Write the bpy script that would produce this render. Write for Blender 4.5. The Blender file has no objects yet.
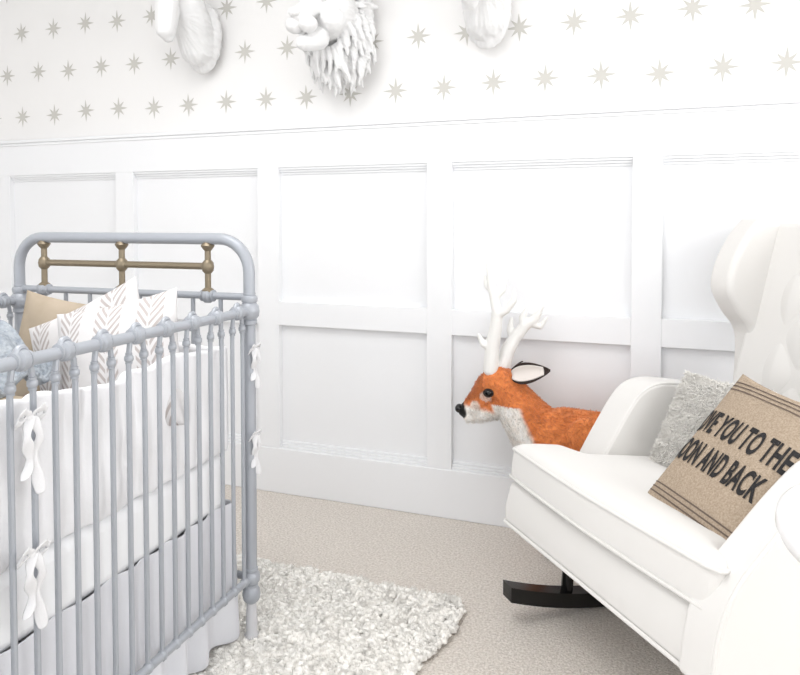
import bpy, bmesh, math, random
import numpy as np
from mathutils import Vector, Matrix, noise
random.seed(7); rng=np.random.default_rng(7)
S=bpy.context.scene
WY=2.79      # wainscot wall plane

# ------------------------------------------------------------ helpers
def lin(c):
    return tuple(((x/255)/12.92 if x/255<=0.04045 else ((x/255+0.055)/1.055)**2.4) for x in c)+(1,)
def M(name,col,rough=.6,metal=0,bump=None,var=None,sheen=0,spec=.5,attr=None):
    m=bpy.data.materials.new(name); m.use_nodes=True
    nt=m.node_tree; b=nt.nodes['Principled BSDF']
    b.inputs['Base Color'].default_value=lin(col); b.inputs['Roughness'].default_value=rough
    b.inputs['Metallic'].default_value=metal; b.inputs['Specular IOR Level'].default_value=spec
    if sheen: b.inputs['Sheen Weight'].default_value=sheen
    tc=nt.nodes.new('ShaderNodeTexCoord')
    if attr:
        a=nt.nodes.new('ShaderNodeAttribute'); a.attribute_name=attr
        nt.links.new(a.outputs['Color'],b.inputs['Base Color'])
    if var:
        sc,c2=var[0],var[1]
        n=nt.nodes.new('ShaderNodeTexNoise'); n.inputs['Scale'].default_value=sc; n.inputs['Detail'].default_value=4
        nt.links.new(tc.outputs['Object'],n.inputs['Vector'])
        r=nt.nodes.new('ShaderNodeValToRGB'); r.color_ramp.elements[0].position=.35; r.color_ramp.elements[1].position=.65
        r.color_ramp.elements[0].color=lin(c2); r.color_ramp.elements[1].color=lin(col)
        nt.links.new(n.outputs['Fac'],r.inputs['Fac'])
        if attr:
            mx=nt.nodes.new('ShaderNodeMix'); mx.data_type='RGBA'; mx.blend_type='MULTIPLY'; mx.inputs[0].default_value=.6
            nt.links.new(a.outputs['Color'],mx.inputs[6]); nt.links.new(r.outputs['Color'],mx.inputs[7])
            nt.links.new(mx.outputs[2],b.inputs['Base Color'])
        else: nt.links.new(r.outputs['Color'],b.inputs['Base Color'])
    if bump:
        sc,st,di=bump
        n=nt.nodes.new('ShaderNodeTexNoise'); n.inputs['Scale'].default_value=sc; n.inputs['Detail'].default_value=3
        nt.links.new(tc.outputs['Object'],n.inputs['Vector'])
        bp=nt.nodes.new('ShaderNodeBump'); bp.inputs['Strength'].default_value=st; bp.inputs['Distance'].default_value=di
        nt.links.new(n.outputs['Fac'],bp.inputs['Height']); nt.links.new(bp.outputs['Normal'],b.inputs['Normal'])
    return m
def empty(name,loc):
    e=bpy.data.objects.new(name,None); e.location=loc; e.empty_display_size=.1
    S.collection.objects.link(e); return e
def link(o,parent=None):
    S.collection.objects.link(o)
    if parent is not None:
        o.parent=parent; o.matrix_parent_inverse=Matrix.Translation(-Vector(parent.location))
    return o
def ico(sub):
    bm=bmesh.new(); bmesh.ops.create_icosphere(bm,subdivisions=sub,radius=1)
    v=np.array([x.co[:] for x in bm.verts]); f=[[y.index for y in x.verts] for x in bm.faces]; bm.free(); return v,f
ICO1=ico(1); ICO2=ico(2); ICO3=ico(3)
class Geo:
    def __init__(s): s.V=[]; s.F=[]
    def add(s,v,f):
        o=len(s.V); s.V+= [tuple(p) for p in v]; s.F+=[[i+o for i in q] for q in f]; return s
    def box(s,a,b):
        (x0,y0,z0),(x1,y1,z1)=a,b
        v=[(x0,y0,z0),(x1,y0,z0),(x1,y1,z0),(x0,y1,z0),(x0,y0,z1),(x1,y0,z1),(x1,y1,z1),(x0,y1,z1)]
        return s.add(v,[(3,2,1,0),(4,5,6,7),(0,1,5,4),(1,2,6,5),(2,3,7,6),(3,0,4,7)])
    def ball(s,c,r,rot=None,I=None):
        v,f=I or ICO2
        if not hasattr(r,'__len__'): r=(r,r,r)
        v=v*np.array(r)
        if rot is not None: v=v@np.array(rot.to_3x3()).T
        return s.add(v+np.array(c),f)
    def tube(s,pts,r,n=12,sx=1.0,closed=False):
        P=[Vector(p) for p in pts]; m=len(P)
        R=r if hasattr(r,'__len__') else [r]*m
        up=None; v=[]; f=[]
        for i in range(m):
            if closed: t=(P[(i+1)%m]-P[i-1])
            else: t=(P[min(i+1,m-1)]-P[max(i-1,0)])
            t.normalize()
            if up is None:
                up=Vector((0,0,1)) if abs(t.z)<.9 else Vector((1,0,0))
            a=(up-t*up.dot(t)).normalized(); b=t.cross(a); up=a
            for k in range(n):
                g=2*math.pi*k/n; v.append(P[i]+a*(math.cos(g)*R[i])+b*(math.sin(g)*R[i]*sx))
        for i in range(m if closed else m-1):
            j=(i+1)%m
            for k in range(n):
                k2=(k+1)%n; f.append((i*n+k,i*n+k2,j*n+k2,j*n+k))
        if not closed:
            f.append(tuple(range(n-1,-1,-1))); f.append(tuple((m-1)*n+k for k in range(n)))
        return s.add(v,f)
    def lathe(s,prof,c,d=(0,0,1),n=20):
        d=Vector(d).normalized(); q=d.to_track_quat('Z','Y'); c=Vector(c); v=[];f=[]
        for (r,z) in prof:
            for k in range(n):
                g=2*math.pi*k/n; v.append(c+q@Vector((r*math.cos(g),r*math.sin(g),z)))
        m=len(prof)
        for i in range(m-1):
            for k in range(n):
                k2=(k+1)%n; f.append((i*n+k,i*n+k2,(i+1)*n+k2,(i+1)*n+k))
        f.append(tuple(range(n-1,-1,-1))); f.append(tuple((m-1)*n+k for k in range(n)))
        return s.add(v,f)
    def knob(s,c,r,d=(0,0,1),l=None):
        l=l or r
        return s.lathe([(r*.55,-l),(r*.8,-l*.9),(r*.8,-l*.65),(r*.7,-l*.6),(r,-l*.35),(r*1.05,0),(r,l*.35),(r*.7,l*.6),(r*.8,l*.65),(r*.8,l*.9),(r*.55,l)],c,d,16)
    def obj(s,name,mat,parent=None,smooth=True,ang=40,T=None):
        me=bpy.data.meshes.new(name); me.from_pydata(s.V,[],s.F); me.update()
        if T is not None: me.transform(T)
        if smooth:
            me.shade_smooth()
            try: me.set_sharp_from_angle(angle=math.radians(ang))
            except Exception: pass
        if mat: me.materials.append(mat)
        return link(bpy.data.objects.new(name,me),parent)
def smoothp(pts,n=6,closed=False):
    P=[Vector(p) for p in pts]; m=len(P); out=[]
    for i in range(m if closed else m-1):
        if closed: a,b,c,d=P[i-1],P[i],P[(i+1)%m],P[(i+2)%m]
        else: a,b,c,d=P[max(i-1,0)],P[i],P[i+1],P[min(i+2,m-1)]
        for k in range(n):
            t=k/n
            out.append(.5*((2*b)+(c-a)*t+(2*a-5*b+4*c-d)*t*t+(3*b-a-3*c+d)*t**3))
    if not closed: out.append(P[-1])
    return out
def bake(o):
    dg=bpy.context.evaluated_depsgraph_get(); dg.update()
    me=bpy.data.meshes.new_from_object(o.evaluated_get(dg)); o.modifiers.clear(); old=o.data; o.data=me; return o
def remesh(o,vox,smooth_it=6,fac=.5):
    m=o.modifiers.new('r','REMESH'); m.mode='VOXEL'; m.voxel_size=vox; m.use_smooth_shade=True
    if smooth_it:
        k=o.modifiers.new('s','SMOOTH'); k.iterations=smooth_it; k.factor=fac
    bake(o); o.data.shade_smooth(); return o
def chain(g,pts,sy=1.0,step=.3):
    """dense sphere sweep  pts=(x,y,z,r)"""
    for a,b in zip(pts[:-1],pts[1:]):
        L=(Vector(a[:3])-Vector(b[:3])).length; n=max(2,int(L/(step*min(a[3],b[3])))+1)
        for k in range(n+1):
            t=k/n; p=[a[i]*(1-t)+b[i]*t for i in range(4)]
            g.ball(p[:3],(p[3],p[3]*sy,p[3]),None,ICO2)
def prism(name,prof,x0,x1,mat,parent,T,bev=.03,seg=4,axis='X'):
    """profile (a,b) extruded: axis X -> (y,z) ; axis Z -> (x,y)"""
    n=len(prof)
    if axis=='X': v=[(x0,p[0],p[1]) for p in prof]+[(x1,p[0],p[1]) for p in prof]
    else: v=[(p[0],p[1],x0) for p in prof]+[(p[0],p[1],x1) for p in prof]
    f=[tuple(range(n-1,-1,-1)),tuple(range(n,2*n))]+[(i,(i+1)%n,(i+1)%n+n,i+n) for i in range(n)]
    me=bpy.data.meshes.new(name); me.from_pydata(v,[],f)
    bm=bmesh.new(); bm.from_mesh(me); bmesh.ops.recalc_face_normals(bm,faces=bm.faces); bm.to_mesh(me); bm.free()
    me.transform(T); me.shade_smooth(); me.materials.append(mat)
    o=link(bpy.data.objects.new(name,me),parent)
    if bev:
        b=o.modifiers.new('b','BEVEL'); b.width=bev; b.segments=seg; b.limit_method='ANGLE'; b.angle_limit=math.radians(50); b.harden_normals=True
    return o
def tufts(name,P,R,mat,parent=None,I=ICO2,flat=.8,jit=.35):
    v0,f0=I; v0=np.array(v0); f0=np.array(f0); n=len(P); k=len(v0)
    R=np.array(R).reshape(n,1,1)
    j=1+rng.uniform(-jit,jit,(n,k,1))
    ax=rng.uniform(.7,1.3,(n,1,3)); ax[:,:,2]*=flat
    V=(v0[None]*j*ax*R+np.array(P)[:,None,:]).reshape(-1,3)
    F=(f0[None]+(np.arange(n)*k)[:,None,None]).reshape(-1,3)
    me=bpy.data.meshes.new(name); me.vertices.add(len(V)); me.vertices.foreach_set('co',V.ravel())
    me.loops.add(F.size); me.loops.foreach_set('vertex_index',F.ravel().astype(np.int32))
    me.polygons.add(len(F)); me.polygons.foreach_set('loop_start',(np.arange(len(F))*3).astype(np.int32))
    me.update(calc_edges=True); me.validate(); me.shade_smooth(); me.materials.append(mat)
    return link(bpy.data.objects.new(name,me),parent)
def strands(name,P,N,L,w,mat,parent=None,seg=3,bend=.6,down=.3,cols=None):
    """short curled fibre blades (thin 3-sided tapered strands) merged in one mesh"""
    P=np.array(P); N=np.array(N); n=len(P); L=np.array(L).reshape(n,1)
    rd=rng.normal(size=(n,3)); rd/=np.linalg.norm(rd,axis=1,keepdims=True)
    t1=np.cross(N,rd); t1/=np.linalg.norm(t1,axis=1,keepdims=True)+1e-9
    rows=[]
    for s in range(seg+1):
        t=s/seg
        c=P+N*L*t*(1-.35*t)+t1*L*bend*t*t+np.array([0,0,-1])*L*down*t*t
        ww=w*(1-.75*t)
        sd=np.cross(N,t1)
        for a in (0,2.094,4.189):
            rows.append(c+sd*(ww*math.cos(a))+t1*(ww*math.sin(a)))
    V=np.stack(rows,1); k=V.shape[1]; f=[]
    for s in range(seg):
        for a in range(3):
            b=(a+1)%3; f+= [(s*3+a,s*3+b,s*3+3+b),(s*3+a,s*3+3+b,s*3+3+a)]
    f=np.array(f); F=(f[None]+(np.arange(n)*k)[:,None,None]).reshape(-1,3); V=V.reshape(-1,3)
    me=bpy.data.meshes.new(name); me.vertices.add(len(V)); me.vertices.foreach_set('co',V.ravel())
    me.loops.add(F.size); me.loops.foreach_set('vertex_index',F.ravel().astype(np.int32))
    me.polygons.add(len(F)); me.polygons.foreach_set('loop_start',(np.arange(len(F))*3).astype(np.int32))
    me.update(calc_edges=True)
    if cols is not None:
        ca=me.color_attributes.new('Col','FLOAT_COLOR','POINT')
        ca.data.foreach_set('color',np.repeat(np.array(cols),k,axis=0).astype(np.float32).ravel())
    me.shade_smooth(); me.materials.append(mat)
    return link(bpy.data.objects.new(name,me),parent)

# ------------------------------------------------------------ materials
m_wall=M('wall_paint',(240,239,238),.7,bump=(60,.03,.002))
m_trim=M('trim_paint',(241,242,244),.35)
m_ceil=M('ceiling_paint',(245,245,245),.8)
m_star=M('star_silver_taupe',(200,198,192),.6)
m_carpet=M('carpet',(244,237,229),.95,bump=(170,.9,.009),var=(130,(212,203,193)),sheen=.2,spec=.1)
m_rug=M('rug_wool',(255,253,248),.95,var=(30,(254,251,245)),sheen=.5,spec=.1)
m_metal=M('crib_grey_metal',(166,170,177),.35,metal=.15)
m_brass=M('antique_brass',(142,130,110),.4,metal=.6)
m_foot=M('crib_foot_white',(205,205,208),.3)
m_linen=M('white_linen',(236,236,238),.85,bump=(220,.25,.003),spec=.2)
m_tie=M('tie_linen',(222,222,224),.9,bump=(260,.3,.002),spec=.1)
m_sheet=M('sheet_white',(242,243,245),.85,spec=.2)
m_skirt=M('skirt_linen',(222,223,228),.9,bump=(300,.3,.002),spec=.1)
m_tan=M('tan_fabric',(188,174,156),.9,bump=(400,.4,.002),var=(9,(176,162,143)),spec=.1)
m_knit=M('blue_knit',(182,188,194),.95,bump=(90,.9,.012),var=(60,(156,164,174)),spec=.1)
m_uph=M('chair_upholstery',(230,228,225),.7,bump=(500,.15,.001),sheen=.1,spec=.25)
m_black=M('black_wood',(14,13,13),.25)
m_burlap=M('burlap',(186,169,150),.9,bump=(500,.6,.002),var=(260,(162,145,126)),spec=.1)
m_ink=M('black_ink',(32,30,31),.8)
m_stripe=M('stripe_ink',(105,90,80),.8)
m_fluff=M('cream_fur',(255,252,246),.95,sheen=.5,spec=.1)
m_plaster=M('white_resin',(232,232,232),.45)
m_antler=M('white_antler',(240,239,236),.4,bump=(60,.2,.003))
m_fur=M('plush_fur',(255,255,255),.9,var=(45,(226,218,210)),sheen=.3,spec=.15,attr='Col')
m_eye=M('glass_eye',(10,8,8),.08)
m_earin=M('ear_white',(228,220,214),.9)
m_dark=M('ear_dark',(50,38,34),.9)
m_table=M('table_white',(240,240,241),.25)
# leaf-pattern pillow fabric
m_leaf=M('leaf_print',(236,234,231),.85,spec=.1)
nt=m_leaf.node_tree; b=nt.nodes['Principled BSDF']; uv=nt.nodes.new('ShaderNodeTexCoord'); sp=nt.nodes.new('ShaderNodeSeparateXYZ')
nt.links.new(uv.outputs['UV'],sp.inputs[0])
def mth(op,a,b_=None,c=None):
    n=nt.nodes.new('ShaderNodeMath'); n.operation=op
    for i,x in enumerate((a,b_,c)):
        if x is None: continue
        if isinstance(x,(int,float)): n.inputs[i].default_value=x
        else: nt.links.new(x,n.inputs[i])
    return n.outputs[0]
col=mth('MULTIPLY',sp.outputs['X'],3.0); ff=mth('ABSOLUTE',mth('SUBTRACT',mth('FRACT',col),.5))
st=mth('FRACT',mth('ADD',mth('MULTIPLY',sp.outputs['Y'],14.0),mth('MULTIPLY',ff,-6.5)))
mask=mth('MULTIPLY',mth('LESS_THAN',st,.46),mth('MULTIPLY',mth('LESS_THAN',ff,.30),mth('GREATER_THAN',ff,.02)))
mx=nt.nodes.new('ShaderNodeMix'); mx.data_type='RGBA'; mx.inputs[6].default_value=lin((222,220,220)); mx.inputs[7].default_value=lin((186,178,176))
nt.links.new(mask,mx.inputs[0]); nt.links.new(mx.outputs[2],b.inputs['Base Color'])

# ------------------------------------------------------------ room
XL,XR,YF,H=-3.95,2.0,-1.6,2.75
Geo().box((XL-.1,YF,-.08),(XR+.1,WY+.1,0)).obj('floor',m_carpet,smooth=False)
Geo().box((XL-.1,YF,H),(XR+.1,WY+.1,H+.1)).obj('ceiling',m_ceil,smooth=False)
Geo().box((XL-.1,WY,0),(XR+.1,WY+.1,H)).obj('wall_back',m_wall,smooth=False)
Geo().box((XL-.1,YF,0),(XL,WY,H)).obj('wall_left',m_wall,smooth=False)
g=Geo(); wy0,wy1,wz0,wz1=.2,2.1,.95,2.3
g.box((XR,YF,0),(XR+.1,wy0,H)); g.box((XR,wy1,0),(XR+.1,WY,H)); g.box((XR,wy0,0),(XR+.1,wy1,wz0)); g.box((XR,wy0,wz1),(XR+.1,wy1,H))
g.obj('wall_right',m_wall,smooth=False)
g=Geo()
for (a,b_) in (((XR-.02,wy0-.07,wz0-.07),(XR+.0,wy0,wz1+.07)),((XR-.02,wy1,wz0-.07),(XR+.0,wy1+.07,wz1+.07)),((XR-.02,wy0,wz1),(XR,wy1,wz1+.07)),((XR-.04,wy0,wz0-.07),(XR,wy1,wz0)),
    ((XR+.03,wy0,1.6),(XR+.06,wy1,1.64)),((XR+.03,1.13,wz0),(XR+.06,1.17,wz1))): g.box(a,b_)
g.obj('window_1',m_trim,smooth=False)
# wainscot
g=Geo(); T=.032; yb=WY+.001
PX=.79; X0=-.827
z_bot,z_m0,z_m1,z_top,z_cap=.20,.747,.850,1.437,1.600
g.box((XL,WY-T,z_top),(XR,yb,z_cap))
gp=Geo()
k=-5
while True:
    xa=X0+k*PX-.105; xb=X0+k*PX
    if xa>XR: break
    if xb>XL: g.box((max(xa,XL),WY-T,z_bot),(min(xb,XR),yb,z_top))
    pa,pb=max(xb,XL),min(xb+PX-.105,XR)
    if pb>pa and pb>XL and pa<XR:
        g.box((pa,WY-T+.0004,z_m0),(pb,yb,z_m1))
        gp.box((pa,WY-.003,z_bot),(pb,yb,z_m0)); gp.box((pa,WY-.003,z_m1),(pb,yb,z_top))
        for i,(dz,dy) in enumerate(((.010,.026),(.010,.018),(.010,.010))):
            g.box((pa,WY-dy,z_top-(i+1)*dz),(pb,yb,z_top-i*dz))
            g.box((pa,WY-dy,z_bot+i*dz),(pb,yb,z_bot+(i+1)*dz))
    k+=1
o=g.obj('trim_1',m_trim,smooth=False)
bv=o.modifiers.new('b','BEVEL'); bv.width=.0015; bv.segments=2
gp.obj('trim_3',m_trim,smooth=False)
g=Geo(); g.box((XL,WY-.044,z_cap),(XR,yb,z_cap+.016)); g.box((XL,WY-.038,z_cap-.014),(XR,yb,z_cap))
o=g.obj('trim_2',m_trim,smooth=False); bv=o.modifiers.new('b','BEVEL'); bv.width=.004; bv.segments=3
o=Geo().box((XL,WY-.036,0),(XR,yb,z_bot)).obj('baseboard_back',m_trim,smooth=False); bv=o.modifiers.new('b','BEVEL'); bv.width=.003
Geo().box((XL,YF,0),(XL+.015,WY-.04,.2)).obj('baseboard_left',m_trim,smooth=False)
Geo().box((XR-.015,YF,0),(XR,WY-.04,.2)).obj('baseboard_right',m_trim,smooth=False)
# stars
g=Geo()
for r in range(5):
    zc=1.743+r*.213
    for i in range(-16,15):
        x=-.873+i*.205+(.1025 if r%2 else 0)
        if x<XL+.1 or x>XR-.1: continue
        a0=random.uniform(-.05,.05); dx,dz=random.uniform(-.006,.006),random.uniform(-.006,.006); v=[]
        for j in range(16):
            rr=(.056 if j%4==0 else .046) if j%2==0 else .0175
            a=a0+j*math.pi/8; v.append((x+dx+rr*math.sin(a),WY-.0012,zc+dz+rr*math.cos(a)))
        v.append((x+dx,WY-.0012,zc+dz))
        g.add(v,[(16,(j+1)%16,j) for j in range(16)])
g.obj('wall_star_decals',m_star,smooth=False)

# ------------------------------------------------------------ crib
xr,xl,yf,yn=-1.112,-1.95,1.735,.41
crib=empty('crib',((xr+xl)/2,(yf+yn)/2,0))
FZ=.004
g=Geo(); gb=Geo(); gf=Geo()
def arch(y):
    r=.095; top=1.152; p=[(xl,y,.13),(xl,y,top-r)]
    for i in range(1,9):
        a=math.pi/2*i/9; p.append((xl+r-r*math.cos(a),y,top-r+r*math.sin(a)))
    p+= [(xl+r,y,top),(xr-r,y,top)]
    for i in range(1,9):
        a=math.pi/2*i/9; p.append((xr-r+r*math.sin(a),y,top-r+r*math.cos(a)))
    p+= [(xr,y,top-r),(xr,y,.13)]
    g.tube(p,.0165,14)
    for z in (.989,.19): g.tube([(xl,y,z),(xr,y,z)],.0105,10)
    gb.tube([(-1.848,y,1.073),(-1.247,y,1.073)],.010,12)
    for x in (-1.848,-1.549,-1.247):
        gb.lathe([(.010,0),(.017,.006),(.017,.014),(.009,.02),(.009,.06),(.016,.068),(.018,.08),(.016,.092),(.009,.10),(.009,.125),(.015,.132),(.02,.14),(.012,.152)],(x,y,.992),n=16)
        g.knob((x,y,.989),.021,(1,0,0),.022)
    n=9
    for i in range(1,n):
        x=xl+(xr-xl)*i/n; g.tube([(x,y,.19),(x,y,.989)],.0065,8)
    for x in (xl,xr):
        g.knob((x,y,.95),.027,(0,0,1),.04); g.knob((x,y,.19),.024,(0,0,1),.03); g.knob((x,y,.985),.022,(0,0,1),.018)
        g.lathe([(.012,-.03),(.022,-.02),(.026,-.005),(.024,.01),(.018,.02)],(x,y,.145),n=16)
        gf.lathe([(.017,0),(.021,.004),(.021,.02),(.015,.03),(.017,.06),(.013,.125)],(x,y,FZ),n=16)
arch(yf); arch(yn)
for x in (xr,xl):
    g.tube([(x,yn,.95),(x,yf,.95)],.0125,12); g.tube([(x,yn,.19),(x,yf,.19)],.0105,10)
    n=13; sp_=(yf-yn)/n
    for i in range(n):
        y=yf-sp_*(i+.62)
        if y<yn+.04: continue
        q=sp_*.25
        # hairpin rod: over the rail and down both sides
        p=smoothp([(x,y-q,.19),(x,y-q,.6),(x,y-q,.86),(x,y-q*.9,.925),(x,y-q*.45,.966),(x,y,.975),(x,y+q*.45,.966),(x,y+q*.9,.925),(x,y+q,.86),(x,y+q,.6),(x,y+q,.19)],4)
        g.tube(p,.0058,8)
        for d in (-q,q):
            g.ball((x,y+d,.19),(.013,.012,.014)); g.knob((x,y+d*.95,.905),.0095,(0,0,1),.013)
        g.knob((x,y,.952),.020,(0,1,0),.020)
g.obj('metal_frame',m_metal,crib); gb.obj('brass_spindles',m_brass,crib); gf.obj('feet',m_foot,crib)
# mattress, bumper, skirt
def cloth(name,fn,nu,nv,mat,thick=.0,parent=None,closed=False):
    v=[];f=[]
    for j in range(nv+1):
        for i in range(nu+1): v.append(fn(i/nu,j/nv))
    for j in range(nv):
        for i in range(nu):
            a=j*(nu+1)+i; f.append((a,a+1,a+nu+2,a+nu+1))
    o=Geo().add(v,f).obj(name,mat,parent,ang=180)
    if thick:
        s=o.modifiers.new('s','SOLIDIFY'); s.thickness=thick; s.offset=0
        b_=o.modifiers.new('b','SUBSURF'); b_.levels=1; b_.render_levels=1
    return o
mt=Geo().box((xl+.045,yn+.05,.40),(xr-.045,yf-.05,.56)).obj('mattress',m_sheet,crib,smooth=True)
bv=mt.modifiers.new('b','BEVEL'); bv.width=.03; bv.segments=5
def bump_side(x,s):
    def fn(u,v):
        y=yn+.04+(yf-yn-.08)*u; z=.56+.30*v
        w=.012*noise.noise(Vector((y*7,z*5,x)))+.014*noise.noise(Vector((y*24,z*9,2)))
        w+=.010*math.sin(y*52+2.5*noise.noise(Vector((y*5,z*4,7))))*(.30+.70*v)
        return (x+w-.012,y,z+.010*math.sin(u*17)*v+.012*noise.noise(Vector((y*14,0,5)))*v)
    return fn
cloth('bumper_front',bump_side(xr-.042,1),240,26,m_linen,.022,crib)
cloth('bumper_rear',bump_side(xl+.055,1),110,22,m_linen,.03,crib)
def bump_end(y):
    def fn(u,v):
        x=xl+.05+(xr-xl-.10)*u; z=.56+.30*v
        return (x,y+.012*noise.noise(Vector((x*9,z*6,y))),z+.008*math.sin(u*12)*v)
    return fn
cloth('bumper_head',bump_end(yf-.045),70,20,m_linen,.03,crib)
cloth('bumper_foot',bump_end(yn+.045),70,20,m_linen,.03,crib)
def skirt(x,sgn):
    def fn(u,v):
        y=yn+.03+(yf-yn-.06)*u; z=.03+.39*v
        a=.016*(1-v*.6)
        ph=y*52+2.2*math.sin(y*9)+1.2*noise.noise(Vector((y*6,z*2,4)))
        return (x-.008+a*math.sin(ph)+.006*noise.noise(Vector((y*14,z*7,1))),y,z+.006*math.sin(y*40)*(1-v))
    return fn
cloth('skirt_front',skirt(xr-.032,1),420,14,m_skirt,.003,crib)
cloth('skirt_rear',skirt(xl+.035,1),200,8,m_skirt,.003,crib)
def skirt2(y0):
    return lambda u,v:(xl+.04+(xr-xl-.08)*u,y0+.010*(1-v*.6)*math.sin(u*60),.03+.39*v)
cloth('skirt_head',skirt2(yf-.035),200,8,m_skirt,.003,crib); cloth('skirt_foot',skirt2(yn+.035),200,8,m_skirt,.003,crib)
# bows
g=Geo()
def ribbon(pts,w):
    P=smoothp(pts,6); v=[];f=[]
    for i,p in enumerate(P):
        ww=Vector(w)*(1+.3*math.sin(i*.9)); v+=[p-ww,p,p+ww]
        v[-2]=p+Vector((.004,0,0))
    for i in range(len(P)-1):
        for k in (0,1): f.append((i*3+k,i*3+k+1,i*3+4+k,i*3+3+k))
    g.add(v,f)
def bow(x,y,z,s=1.0,dx=1):
    g.ball((x+.015*dx,y,z),(.008*s,.008*s,.010*s))
    for sg in (-1,1):
        pts=[(x+.016,y,z),(x+.022,y+sg*.014*s,z+.012*s),(x+.022,y+sg*.028*s,z+.010*s),(x+.019,y+sg*.031*s,z-.002*s),(x+.012,y+sg*.022*s,z-.010*s),(x+.012,y+sg*.010*s,z-.005*s),(x+.014,y,z)]
        ribbon(pts,(.006*s,0,.008*s))
        ribbon([(x+.018*dx,y,z),(x+.024*dx,y+sg*.014*s,z-.035*s),(x+.013*dx,y+sg*.005*s+.006,z-.075*s),(x+.022*dx,y+sg*.018*s,z-(.125+.018*sg)*s)],(0.004,.0082*s,.003))
for (y,z,s) in ((yf-.005,.845,.80),(yf-.005,.60,.80),(.960,.85,1.0),(.960,.60,1.0)): bow(xr,y,z,s)
o=g.obj('tie_bows',m_tie,crib,ang=180); sl=o.modifiers.new('s','SOLIDIFY'); sl.thickness=.0018; sl.offset=0
ss_=o.modifiers.new('ss','SUBSURF'); ss_.levels=1; ss_.render_levels=1
# the crib stands a touch askew to the wall
ang=math.radians(1.5); piv=Vector((xr,yf,0)); c0=Vector(crib.location)
crib.location=piv+Matrix.Rotation(ang,3,'Z')@(c0-piv); crib.rotation_euler=(0,0,ang)

# pillows
def psurf(w,h,t):
    def fn(u,v,s):
        x=w/2*u*(1-.07*(1-v*v)*abs(u)); y=h/2*v*(1-.07*(1-u*u)*abs(v))
        z=s*t/2*max(0,(1-abs(u)**2.6))**.55*max(0,(1-abs(v)**2.6))**.55
        return x,y,z
    return fn
def frame(c,xd,yd):
    x=Vector(xd).normalized(); y=Vector(yd); y=(y-x*y.dot(x)).normalized(); z=x.cross(y)
    m=Matrix((x,y,z)).transposed().to_4x4(); m.translation=Vector(c); return m
def pillow(name,w,h,t,mat,T,parent,n=30,wr=.004,seed=0,remap=None):
    fn=psurf(w,h,t); v=[];f=[];uvs=[]
    for s in (1,-1):
        o=len(v)
        for j in range(n+1):
            for i in range(n+1):
                u,vv=math.sin((i/n*2-1)*math.pi/2),math.sin((j/n*2-1)*math.pi/2)
                x,y,z=fn(u,vv,s); z+=s*wr*noise.noise(Vector((x*14+seed,y*14,s*3)))*min(1,(1-abs(u))*6)*min(1,(1-abs(vv))*6)
                v.append((x,y,z)); uvs.append((u*.5+.5,vv*.5+.5))
        for j in range(n):
            for i in range(n):
                a=o+j*(n+1)+i; q=(a,a+1,a+n+2,a+n+1); f.append(q if s==1 else q[::-1])
    me=bpy.data.meshes.new(name); me.from_pydata(v,[],f)
    ul=me.uv_layers.new(name='UVMap')
    for lp_ in me.loops: ul.data[lp_.index].uv=uvs[lp_.vertex_index]
    bm=bmesh.new(); bm.from_mesh(me); bmesh.ops.remove_doubles(bm,verts=bm.verts,dist=.0006); bm.to_mesh(me); bm.free()
    me.transform(T); me.shade_smooth(); me.materials.append(mat)
    return link(bpy.data.objects.new(name,me),parent)
pillow('throw_pillow',.38,.38,.11,m_tan,frame((-1.65,1.60,.79),(1,.04,-.10),(.05,.18,1)),None,seed=1,wr=.010)
pillow('throw_pillow',.39,.39,.12,m_leaf,frame((-1.475,1.53,.80),(.93,.10,.42),(-.42,.22,.95)),None,seed=2,wr=.010)
pillow('throw_pillow',.35,.35,.12,m_leaf,frame((-1.315,1.45,.830),(.95,.20,.22),(-.20,.26,.97)),None,seed=3,wr=.010)
pillow('throw_pillow',.44,.34,.12,m_tan,frame((-1.52,1.12,.70),(1,-.05,.0),(0,.8,.50)),None,seed=4,wr=.008)
kb=cloth('knit_blanket',lambda u,v:(-1.76+.34*u,1.10+.26*v,.905+.035*math.sin(u*9+v*4)+.02*math.sin(v*13)+.03*noise.noise(Vector((u*5,v*5,3)))-.05*(2*u-1)**2),60,60,m_knit,.018)

# ------------------------------------------------------------ rug
P=[];R=[]
gx=np.arange(-2.02,-.56,.0145); gy=np.arange(.62,2.20,.0145)
for x in gx:
    for y in gy:
        px,py=x+random.uniform(-.008,.008),y+random.uniform(-.008,.008)
        ex=-.585+.035*noise.noise(Vector((py*3,1,0)))-.14*max(0,(1.98-py)); ey=2.150+.03*noise.noise(Vector((px*3,5,0)))
        if px>ex or py>ey: continue
        cx,cy=ex-.08,ey-.08
        if px>cx and py>cy and (px-cx)**2+(py-cy)**2>.08**2: continue
        near=min(abs(px-q)+abs(py-w) for q in (xr,xl) for w in (yf,yn))
        cl=.006*noise.noise(Vector((px*16,py*16,2)))
        P.append((px,py,.014+cl-(.006 if near<.03 else 0))); R.append(random.uniform(.0105,.0125))
rug=empty('shag_rug',(-1.3,1.4,0))
tufts('rug_pile',P,R,m_rug,rug,flat=.8,jit=.10)
Pa=np.array(P); ns=105000; idx=rng.integers(0,len(P),ns); PP=Pa[idx]+rng.normal(scale=.006,size=(ns,3))*[1,1,.10]+np.array([0,0,.004])
NN=rng.normal(scale=.40,size=(ns,3)); NN[:,2]=.85
cell=np.floor(PP[:,:2]/.040).astype(int); hh=(cell[:,0]*73856093^cell[:,1]*19349663)%997/997*2*np.pi
NN[:,0]+=.75*np.cos(hh); NN[:,1]+=.75*np.sin(hh); NN/=np.linalg.norm(NN,axis=1,keepdims=True)
strands('rug_fibres',PP,NN,rng.uniform(.015,.028,ns),.0012,m_rug,rug,bend=.5,down=.25)
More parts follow.
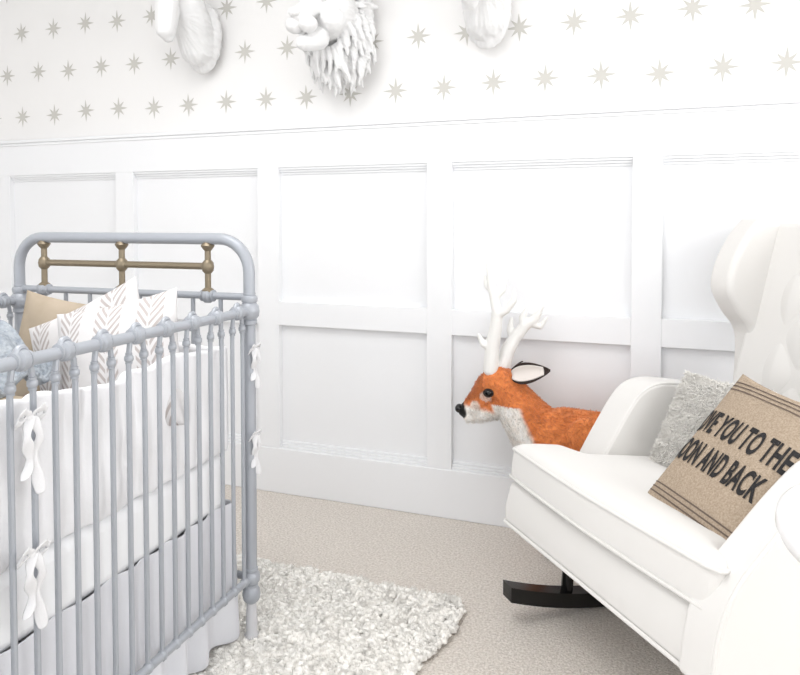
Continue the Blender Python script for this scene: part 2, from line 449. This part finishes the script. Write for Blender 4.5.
Geo().box((-1.98,.66,.001),(-.86,2.08,.003)).obj('rug_backing',m_rug,rug,smooth=False)

# ------------------------------------------------------------ rocking chair
chair=empty('wingback_rocking_chair',(.10,2.10,0))
C=Vector((-.182,1.84,0)); th=math.atan2(-.76,.65); al=math.radians(8)
TR=Matrix.Translation(C)@Matrix.Rotation(th,4,'Z')
TC=TR@Matrix.Translation((0,0,.53))@Matrix.Rotation(-al,4,'X')@Matrix.Translation((0,0,-.53))
I4=Matrix.Identity(4)
# seat cushion (T-shaped)
out=[(-.42,.0),(-.21,-.012),(0,-.018),(.21,-.012),(.415,.0),(.418,.03),(.40,.06),(.345,.085),(.335,.68),(-.305,.68),(-.305,.19),(-.42,.175),(-.425,.08)]
o=prism('seat_cushion',out,.412,.53,m_uph,chair,I4,bev=.028,seg=4,axis='Z')
remesh(o,.010,8)
for v in o.data.vertices:
    if v.co.z>.47:
        v.co.z+=.014*max(0,1-abs(v.co.x/.43)**3)*max(0,1-abs((v.co.y-.33)/.36)**4)
o.data.transform(TC); 
g=Geo()
for z in (.512,.430):
    pts=[]
    n=len(out)
    for i in range(n):
        a,b_=Vector(out[i]),Vector(out[(i+1)%n]); L=(b_-a).length; d=(b_-a)/L; r=min(.02,L*.3)
        pts.append((*(a+d*r),z)); pts.append((*(b_-d*r),z))
    g.tube(pts,.0045,8,closed=True)
g.obj('cushion_piping',m_uph,chair,T=TC)
# apron / base
prism('seat_base',[(.004,.285),(-.004,.34),(.008,.418),(.80,.418),(.80,.285)],-.415,.41,m_uph,chair,TC,bev=.02)
g=Geo(); g.tube([(-.40,.0,.293),(.40,.0,.293)],.005,8); g.tube([(-.418,.01,.293),(-.418,.79,.293)],.005,8); g.tube([(.447,.01,.293),(.447,.79,.293)],.005,8)
g.obj('base_piping',m_uph,chair,T=TC)
arm=smoothp([(.215,.40,0),(.24,.49,0),(.30,.62,0),(.355,.715,0),(.42,.755,0),(.52,.762,0),(.70,.755,0),(.80,.74,0)],5)
arm=[(p.x,p.y) for p in arm]+[(.80,.285),(.03,.285),(.04,.40),(.12,.41)]
prism('arm_right',arm,-.425,-.305,m_uph,chair,TC,bev=.032,seg=5)
arm2=smoothp([(-.012,.285,0),(-.010,.40,0),(.02,.49,0),(.095,.58,0),(.18,.67,0),(.26,.735,0),(.35,.762,0),(.52,.765,0),(.70,.755,0),(.80,.74,0)],5)
arm2=[(p.x,p.y) for p in arm2]+[(.80,.285)]
prism('arm_left',arm2,.357,.452,m_uph,chair,TC,bev=.030,seg=5)
g=Geo()
a2=[(p[0],p[1]) for p in arm2[:-8]]
g.tube([(.447,p[0]+.004,p[1]) for p in a2[2:]],.0045,8)
a1=[p for p in arm[:-10]]
g.tube([(-.311,p[0]+.004,p[1]) for p in a1[2:]],.004,8)
g.obj('arm_piping',m_uph,chair,T=TC)
wing=smoothp([(.775,.70,0),(.765,.86,0),(.745,.95,0),(.68,1.01,0),(.628,1.08,0),(.635,1.17,0),(.675,1.26,0),(.72,1.318,0)],5)
wing=[(p.x,p.y) for p in wing]+[(.86,1.32),(.86,.70)]
for s,nm in ((-1,'wing_right'),(1,'wing_left')):
    a,b_=sorted((s*.275,s*.37)); prism(nm,wing,a,b_,m_uph,chair,TC,bev=.034,seg=6)
prism('back_frame',[(.66,.30),(.67,.5),(.74,.9),(.79,1.27),(.80,1.318),(.86,1.318),(.86,.30)],-.32,.34,m_uph,chair,TC,bev=.02)
def back(u,v):
    x=-.285+.60*u; z=.50+.81*v; y=.69+.125*v+.0
    a=(x/.17+z/.24); b_=(x/.17-z/.24)
    d=.018*abs(math.sin(math.pi*a)*math.sin(math.pi*b_))**.6
    e=min(1,min(u,1-u)*5)*min(1,min(v,1-v)*5)
    return (x,y-.008-d*e+.012*(1-e),z)
bk=cloth('tufted_back',back,90,120,m_uph,0,chair); bk.data.transform(TC)
g=Geo()
for i in range(-4,5):
    for j in range(0,16):
        x=i*.085; z=j*.12
        if (i+j)%2 or abs(x)>.25 or not .55<z<1.22: continue
        g.ball((x,.69+.125*(z-.5)/.81-.009,z),(.008,.004,.008))
g.obj('buttons',m_uph,chair,T=TC)
# rockers
g=Geo()
def rk(t): return (t-.40)**2/2.6
for s in (-1,1):
    x=s*.36; v=[];f=[]; n=24
    for i in range(n+1):
        t=-.045+.93*i/n; z=rk(t)+.002
        v+=[(x-.026,t,z),(x+.026,t,z),(x+.026,t,z+.045),(x-.026,t,z+.045)]
    for i in range(n):
        for k in range(4): f.append((i*4+k,i*4+(k+1)%4,i*4+4+(k+1)%4,i*4+4+k))
    f+= [(3,2,1,0),(n*4,n*4+1,n*4+2,n*4+3)]
    g.add(v,f)
    for t,zt in ((.16,.29),(.66,.21)): g.tube([(x,t,rk(t)+.03),(x*.93,t,zt)],.018,12)
g.tube([(-.36,.30,.055),(.36,.30,.055)],.014,10); g.tube([(-.36,.66,.075),(.36,.66,.075)],.014,10)
g.obj('rockers',m_black,chair,ang=30,T=TR)

# lumbar pillow with lettering
l=Vector((.65,-.76,0)).normalized(); bb=Vector((.76,.65,0)).normalized(); up=Vector((0,0,1))
xd=(l-up*.10-bb*.05).normalized()
hv=(bb*.65+up*.73); hv=(hv-xd*hv.dot(xd)).normalized()
W,Hh,Tt=.312,.410,.095
BL=C+l*(.045)+bb*.116+up*.508
pc=BL+xd*(W/2)+hv*(Hh/2)
TP=frame(pc,xd,hv)
lp=empty('lumbar_pillow',pc)
pillow('burlap_cover',W,Hh,Tt,m_burlap,TP,lp,wr=.003)
fn=psurf(W,Hh,Tt)
def onpil(x,y,off=.0016):
    u=max(-.999,min(.999,x/(W/2))); v=max(-.999,min(.999,y/(Hh/2)))
    for _ in range(4):
        X,Y,_z=fn(u,v,1); u=max(-.999,min(.999,u+(x-X)/(W/2))); v=max(-.999,min(.999,v+(y-Y)/(Hh/2)))
    z=fn(u,v,1)[2]+.003*noise.noise(Vector((x*14,y*14,3)))*min(1,(1-abs(u))*6)*min(1,(1-abs(v))*6)
    return (x,y,z+off)
def lettering(txt,y,hgt,width,cx,name):
    cu=bpy.data.curves.new(name,'FONT'); cu.body=txt; cu.size=.1; cu.align_x='CENTER'; cu.offset=.0032; cu.space_character=1.06
    o=bpy.data.objects.new(name,cu); S.collection.objects.link(o)
    dg=bpy.context.evaluated_depsgraph_get(); me=bpy.data.meshes.new_from_object(o.evaluated_get(dg)); bpy.data.objects.remove(o)
    bm=bmesh.new(); bm.from_mesh(me)
    xs=[v.co.x for v in bm.verts]; ys=[v.co.y for v in bm.verts]; x0,x1,y0,y1=min(xs),max(xs),min(ys),max(ys)
    for v in bm.verts: v.co.x=((v.co.x-x0)/(x1-x0)-.5)*width+cx; v.co.y=(v.co.y-y0)/(y1-y0)*hgt+y
    bmesh.ops.triangulate(bm,faces=bm.faces)
    for _ in range(2): bmesh.ops.subdivide_edges(bm,edges=[e for e in bm.edges if e.calc_length()>.009],cuts=1); bmesh.ops.triangulate(bm,faces=bm.faces)
    bm.to_mesh(me); bm.free()
    for v in me.vertices: v.co=onpil(v.co.x,v.co.y,.0022)
    me.transform(TP); me.materials.append(m_ink); link(bpy.data.objects.new(name,me),lp)
lettering('LOVE YOU TO THE',.012,.064,.290,-.008,'text_line_1')
lettering('MOON AND BACK',-.076,.064,.274,-.014,'text_line_2')
g=Geo()
for yy in (.174,.162,.150,-.150,-.162,-.174):
    P_=[(-.145+.290*i/40,yy) for i in range(41)]; v=[];f=[]
    for x,y in P_: v+=[onpil(x,y-.0018),onpil(x,y+.0018)]
    for i in range(40): f.append((2*i,2*i+2,2*i+3,2*i+1))
    g.add(v,f)
g.obj('stripes',m_stripe,lp,T=TP)
# fluffy pillow
W2=.30; pc2=C+l*(-.105)+bb*.46+up*.60
TF=frame(pc2,l+bb*.10,bb*.40+up*.7)
fp=empty('fluffy_pillow',pc2)
pillow('cover',W2,.32,.09,m_fluff,TF,fp)
fn2=psurf(W2,.32,.09); P=[];N=[]
for i in range(22000):
    u,v=random.uniform(-1,1),random.uniform(-1,1); s=random.choice((1,1,-1)); x,y,z=fn2(u,v,s)
    nn=Vector((u*.8*abs(u)**2,v*.8*abs(v)**2,s*.8)).normalized()+Vector((random.gauss(0,.3),random.gauss(0,.3),random.gauss(0,.2)))
    ck=math.floor(x/.03)*7.3+math.floor(y/.03)*3.1; nn+=Vector((.5*math.cos(ck),.5*math.sin(ck),0))
    P.append(tuple(TF@Vector((x,y,z)))); N.append(tuple((TF.to_3x3()@nn).normalized()))
strands('shag',P,N,rng.uniform(.012,.026,len(P)),.0014,m_fluff,fp,bend=.5,down=.3)

# ------------------------------------------------------------ side table
tb=(.42,1.12); tab=empty('round_side_table',(tb[0],tb[1],0)); g=Geo()
g.lathe([(.05,.755),(.262,.755),(.275,.76),(.28,.772),(.278,.786),(.27,.792),(.02,.793)],(tb[0],tb[1],0),n=64)
g.lathe([(.17,.001),(.17,.02),(.08,.035),(.03,.07),(.025,.4),(.035,.7),(.08,.755)],(tb[0],tb[1],0),n=32)
g.obj('table_body',m_table,tab,ang=50)

# ------------------------------------------------------------ plush deer
deer=empty('plush_deer',(-.4,2.60,0)); DY=2.60
def D(a,b_,y=0,r=None):
    p=(-.748+(a-460)*.0038,DY+y,1.2-(b_-219)*.00368)
    return p if r is None else p+(r,)
g=Geo()
chain(g,[D(465,412,0,.025),D(472,407,0,.034),D(482,397,0,.045),D(491,386,0,.058),D(499,381,0,.067),D(508,384,0,.066)],.84,.25)
chain(g,[D(469,418,0,.020),D(480,414,0,.030),D(494,406,0,.044),D(504,399,0,.056)],.85,.25)
chain(g,[D(506,384,0,.064),D(515,398,0,.076),D(526,413,0,.090),D(539,429,0,.108),D(551,445,0,.120)],.82,.2)
chain(g,[(-.42,DY,.400,.112),(-.36,DY,.415,.122),(-.26,DY,.415,.117),(-.19,DY,.415,.110),(-.15,DY,.42,.09)],.8,.15)
g.ball((-.27,DY-.065,.44),(.085,.045,.085)); 
for s in (-1,1):
    chain(g,[(-.40,DY+s*.05,.36,.05),(-.395,DY+s*.052,.26,.032),(-.39,DY+s*.052,.20,.026),(-.395,DY+s*.052,.10,.019),(-.40,DY+s*.052,.022,.021)],1,.3)
    chain(g,[(-.17,DY+s*.045,.38,.065),(-.19,DY+s*.05,.28,.042),(-.13,DY+s*.05,.18,.024),(-.145,DY+s*.05,.10,.019),(-.15,DY+s*.05,.022,.021)],1,.3)
chain(g,[(-.10,DY,.46,.03),(-.07,DY,.43,.022),(-.065,DY,.40,.012)],1,.4)
body=g.obj('body',m_fur,deer); remesh(body,.0055,5)
me=body.data; ca=me.color_attributes.new('Col','FLOAT_COLOR','POINT')
OR,WH,BK,BR=np.array(lin((240,148,86))[:3]),np.array(lin((255,251,246))[:3]),np.array(lin((18,15,15))[:3]),np.array(lin((196,108,58))[:3])
def ss(a,b_,x): t=min(1,max(0,(x-a)/(b_-a))); return t*t*(3-2*t)
nose=Vector(D(461,411)); CL=[]
for v in me.vertices:
    p=v.co; a=460+(p.x+.748)/.0038; b_=219+(1.2-p.z)/.00368; c=OR.copy()
    nz=noise.noise(p*40)*2.0
    kk=.45*ss(-.1,.5,noise.noise(p*11))
    c=c*(1-kk)+BR*kk
    if a<486:
        k=ss(0,7,(395+(486-a)*.55)-b_+ (a-470)*.1)*.7; c=c*(1-k)+BR*.75*k
    if a<510: w=ss(-2,4,b_-(404+(a-470)*.12+nz))
    else: w=0
    cx=507+(b_-405)*.33; q=((a-cx-4)/(15+max(0,b_-405)*.14)); 
    if b_>400: w=max(w,1-ss(.8,1.15,abs(q)+nz*.04)) if b_<470 else w
    if p.z<.33 and a>525: w=max(w,ss(.33,.30,p.z)*(1 if p.z>.29 else .3))
    q=((a-489)/6)**2+((b_-393)/5)**2; w=max(w,.6*(1-ss(.7,1.2,q)))
    q=((a-478)/5)**2+((b_-404)/6)**2; w=max(w,.8*(1-ss(.6,1.2,q)))
    c=c*(1-w)+WH*w
    dn=(p-nose).length
    k=1-ss(.034,.040,dn); c=c*(1-k)+BK*k
    if p.z<.035: c=BK
    ca.data[v.index].color=(*c,1); CL.append((*c,1))
# short plush nap
nv=len(me.vertices); idx=rng.integers(0,nv,60000)
VP=np.array([v.co[:] for v in me.vertices]); VN=np.array([v.normal[:] for v in me.vertices]); CL=np.array(CL)
fd=VP[idx]-np.array(D(494,388,-.055)); keep=(np.linalg.norm(fd,axis=1)>.024)&(np.linalg.norm(VP[idx]-np.array(nose),axis=1)>.044)&(VP[idx][:,2]>.04); idx=idx[keep]
nn=VN[idx]*.55+np.array([.75,0,-.35])+rng.normal(scale=.28,size=(len(idx),3)); nn/=np.linalg.norm(nn,axis=1,keepdims=True)
cj=CL[idx].copy(); cj[:,:3]*=rng.uniform(.88,1.15,(len(idx),1)); cj[:,:3]=np.clip(cj[:,:3],0,1)
strands('plush_nap',VP[idx]+rng.normal(scale=.0015,size=(len(idx),3)),nn,rng.uniform(.007,.013,len(idx)),.0009,m_fur,deer,bend=.3,down=.2,cols=cj)
g=Geo()
for s in (-1,1):
    g.ball(D(493,388,s*.056),(.0155,.0105,.0125),None,ICO3)
g.ball(Vector(D(460,410)),(.016,.021,.017),None,ICO3)
g.obj('eyes_and_nose',m_eye,deer)
g=Geo()
for s in (-1,1):
    c0=Vector(D(493,388,s*.056)); pts=[c0+Vector((.0175*math.cos(t),0,.0135*math.sin(t))) for t in np.linspace(0,2*math.pi,20,endpoint=False)]
    g.tube(pts,.003,6,closed=True)
g.obj('eye_rims',m_dark,deer)
def ear(base,tip,nrm,w,name):
    base,tip,nrm=Vector(base),Vector(tip),Vector(nrm).normalized(); ax=tip-base; sd=ax.normalized().cross(nrm).normalized(); nrm=sd.cross(ax.normalized())
    if nrm.y>0: nrm=-nrm
    for mat,off,sc,nm in ((m_dark,0,1.0,'_shell'),(m_earin,.004,.72,'_inner')):
        v=[];f=[]; nu,nv=16,12
        for j in range(nv+1):
            t=j/nv; t2=.06+t*(.94 if off==0 else .80); ww=w*sc*(math.sin(math.pi*min(1,t2**.75))**.8)+.001
            for i in range(nu+1):
                u=i/nu*2-1
                v.append(base+ax*t2+sd*(ww*u)+nrm*(off+.45*ww*u*u-.0))
        for j in range(nv):
            for i in range(nu):
                q=j*(nu+1)+i; f.append((q,q+1,q+nu+2,q+nu+1))
        o=Geo().add(v,f).obj(name+nm,mat,deer,ang=180); sl=o.modifiers.new('s','SOLIDIFY'); sl.thickness=.004
ear(D(513,370,-.035),D(552,360,-.075),(-.1,-1,.25),.035,'ear_left')
ear(D(506,372,.045),D(514,366,.17),(-.9,-.3,.2),.026,'ear_right')
# antlers
g=Geo()
def ant(pts): chain(g,[D(a,b_-6,y,r*1.62) for a,b_,y,r in pts],1,.35)
ant([(493,372,-.02,.018),(495,348,-.03,.017),(499,330,-.04,.015),(501,314,-.05,.013),(498,298,-.055,.011),(495,284,-.055,.009),(492,266,-.05,.005)])
ant([(501,316,-.05,.011),(510,311,-.055,.009),(517,302,-.06,.0075),(518,291,-.06,.004)])
ant([(498,300,-.055,.009),(506,292,-.05,.0075),(509,280,-.045,.004)])
ant([(496,350,-.03,.011),(487,346,-.045,.0085),(483,337,-.05,.004)])
ant([(499,296,-.055,.009),(490,288,-.04,.007),(488,279,-.035,.004)])
ant([(502,372,.02,.018),(507,354,.03,.017),(513,342,.04,.015),(522,330,.05,.013),(532,322,.055,.011),(539,310,.05,.005)])
ant([(521,332,.05,.011),(520,322,.05,.009),(524,312,.05,.0045)])
ant([(512,345,.04,.012),(508,334,.05,.009),(509,323,.05,.0045)])
ant([(528,327,.055,.010),(537,330,.06,.007),(543,321,.06,.004)])
o=g.obj('antlers',m_antler,deer); remesh(o,.0035,4)

# ------------------------------------------------------------ wall mounted heads
def furry(o,amp,sc,stretch=.22):
    me=o.data; me.update(); N=[v.normal.copy() for v in me.vertices]; m=Vector(o['muzzle']); r0=o['mr']
    for v,n in zip(me.vertices,N):
        p=v.co; wv=Vector((noise.noise(p*7),noise.noise(p*7+Vector((5,0,0))),0))*1.2
        d=(p-m); ang=math.atan2(d.x,-d.z); rr=d.length
        q=Vector((ang*sc*.20,rr*sc*stretch,p.y*sc*.2))+wv*.5
        f1=1-abs(noise.noise(q))*2.4; f2=1-abs(noise.noise(q*2.1+Vector((3,1,0))))*2
        w=ss(r0,r0+.07,rr)
        v.co=p+n*(amp*((f1-.4)+.5*(f2-.5))*w)
    me.update()
bx=-1.285; LZ=-.028
bear=empty('wall_mounted_lion_head',(-1.29,WY-.15,2.0)); g=Geo()
def B(x,y,z): return (bx+x,y,z+LZ)
g.ball(B(-.01,2.72,2.04),(.150,.07,.21),None,ICO3)
g.ball(B(0,2.68,1.93),(.115,.075,.13),None,ICO3)
g.ball(B(0,2.58,2.06),(.112,.12,.125),None,ICO3)
rl=random.Random(5)
for ring,(rx,rz,yy,nk,Ln) in enumerate(((.100,.125,2.575,26,.09),(.118,.150,2.62,30,.105),(.135,.175,2.66,34,.11),(.148,.195,2.70,34,.10))):
    for i in range(nk):
        a=2*math.pi*(i+.5*(ring%2))/nk+rl.uniform(-.05,.05)
        dx,dz=math.sin(a),-math.cos(a)
        p0=Vector(B(dx*rx*.82,yy,2.00+dz*rz*.82+.02))
        out=Vector((dx*.55,.22,dz*.55-.75 if dz<.5 else dz*.4-.2)).normalized()
        L=Ln*(1.05 if dz<0 else .75)*rl.uniform(.75,1.15)
        cv=Vector((rl.uniform(-.35,.35),-.1,0))
        pts=[p0+out*(L*t)+cv*(L*.45*math.sin(t*3.1))+Vector((-dx*.25*L*t*t,0,-.12*L*t*t)) for t in (0,.2,.4,.6,.8,1)]
        g.tube(pts,[.010,.0145,.014,.011,.0075,.0025],8)
for dx_,L in ((-.045,.10),(-.02,.13),(.005,.15),(.03,.14),(.055,.11),(.01,.12),(-.03,.11)):
    p0=Vector(B(dx_,2.59+rl.uniform(0,.05),1.89)); pts=[p0+Vector((.25*dx_*t+.012*math.sin(t*4+dx_*80),.02*t,-L*t)) for t in (0,.2,.4,.6,.8,1)]
    g.tube(pts,[.016,.019,.017,.014,.009,.003],8)
# muzzle: bridge, cheek pads, chin  (head turned slightly toward the room's left)
chain(g,[B(-.002,2.50,2.075,.0)+(.050,),B(-.014,2.45,2.035)+(.042,),B(-.026,2.40,2.000)+(.036,)] if False else
      [B(-.002,2.50,2.075)+(.050,),B(-.014,2.45,2.035)+(.042,),B(-.026,2.40,2.000)+(.036,)],1,.2)
for s in (-1,1):
    g.ball(B(-.024+s*.028,2.410,1.965),(.035,.042,.032),None,ICO3)
    g.ball(B(s*.060,2.50,2.00),(.050,.055,.050)); g.ball(B(s*.055,2.475,2.105),(.036,.028,.018),Matrix.Rotation(-s*.3,3,'Y'))
    g.ball(B(s*.105,2.60,2.175),(.040,.022,.042))
chain(g,[B(-.004,2.50,1.935)+(.048,),B(-.018,2.445,1.905)+(.032,),B(-.024,2.418,1.900)+(.027,)],1,.2)
g.box(B(-.10,2.74,1.92),B(.08,WY-.001,2.2))
o=g.obj('head',m_plaster,bear); remesh(o,.0034,1); o['muzzle']=B(-.02,2.45,1.99); o['mr']=.13; furry(o,.004,46)
g=Geo(); g.ball(B(-.030,2.364,2.002),(.025,.016,.017),None,ICO3)
for s in (-1,1):
    g.ball(B(-.006+s*.045,2.462,2.070),(.014,.012,.011),None,ICO3)
g.obj('nose_and_eyes',m_plaster,bear)
def stag(name,cx,flip,dz=0):
    e=empty(name,(cx,WY-.1,2.1)); g=Geo()
    g.ball((cx-.0,2.735,2.04+dz),(.095,.05,.16),None,ICO3)
    chain(g,[(cx+.0*flip,2.70,1.985+dz,.080),(cx+.0*flip,2.66,2.08+dz,.085),(cx,2.60,2.19+dz,.075),(cx-.01*flip,2.56,2.27+dz,.068)],1,.2)
    chain(g,[(cx-.01*flip,2.55,2.28+dz,.068),(cx-.005*flip,2.50,2.20+dz,.060),(cx-.0*flip,2.485,2.10+dz,.048),(cx+.0*flip,2.480,2.05+dz,.045),(cx+.0*flip,2.475,2.015+dz,.040)],.95,.2)
    chain(g,[(cx,2.51,2.10+dz,.042),(cx,2.50,2.02+dz,.032),(cx,2.495,1.99+dz,.026)],1,.3)
    for s in (-1,1):
        chain(g,[(cx+s*.05,2.58,2.31+dz,.02),(cx+s*.10,2.57,2.34+dz,.028),(cx+s*.15,2.56,2.36+dz,.010)],.5,.3)
        chain(g,[(cx+s*.03,2.60,2.33+dz,.016),(cx+s*.07,2.62,2.43+dz,.013),(cx+s*.13,2.62,2.50+dz,.011),(cx+s*.14,2.60,2.60+dz,.006)],1,.4)
        chain(g,[(cx+s*.08,2.62,2.44+dz,.011),(cx+s*.05,2.58,2.52+dz,.006)],1,.4)
        g.ball((cx-.02*flip+s*.042,2.51,2.235+dz),(.014,.014,.012))
    g.box((cx-.05,2.74,1.95+dz),(cx+.05,WY-.001,2.15+dz))
    o=g.obj('bust',m_plaster,e); remesh(o,.005,4)
    o['muzzle']=(cx-.02*flip,2.46,2.10+dz); o['mr']=.10; furry(o,.004,40)
    return e
stag('wall_mounted_deer_head',-1.985,1,-.015)
stag('wall_mounted_deer_head',-.68,-1,-.015)

# ------------------------------------------------------------ light
w=bpy.data.worlds.new('World'); S.world=w; w.use_nodes=True
bg=w.node_tree.nodes['Background']; bg.inputs[0].default_value=(.97,.985,1,1); bg.inputs[1].default_value=1.75
def area(name,loc,rot,sx,sy,p,c=(1,1,1)):
    L=bpy.data.lights.new(name,'AREA'); L.shape='RECTANGLE'; L.size=sx; L.size_y=sy; L.energy=p; L.color=c
    o=bpy.data.objects.new(name,L); o.location=loc; o.rotation_euler=rot; S.collection.objects.link(o); return o
area('window_light',(XR+.12,(wy0+wy1)/2,(wz0+wz1)/2),(0,math.radians(90),0),wz1-wz0,wy1-wy0,34,(1,.99,.98))
area('ceiling_light',(-1.2,.9,H-.03),(0,0,0),1.4,1.4,28,(1,.995,.99))

# ------------------------------------------------------------ camera
cd=bpy.data.cameras.new('camera'); cam=bpy.data.objects.new('camera',cd); S.collection.objects.link(cam)
cd.sensor_width=36; cd.lens=36*720/800; cd.clip_start=.02
pitch=2.0; cd.shift_y=-(115.5-720*math.tan(math.radians(pitch)))/800
cam.location=(0,0,1.2); cam.rotation_euler=(math.radians(90-pitch),0,math.radians(20.8))
S.camera=cam
S.view_settings.view_transform='Standard'; S.view_settings.look='None'; S.view_settings.exposure=0
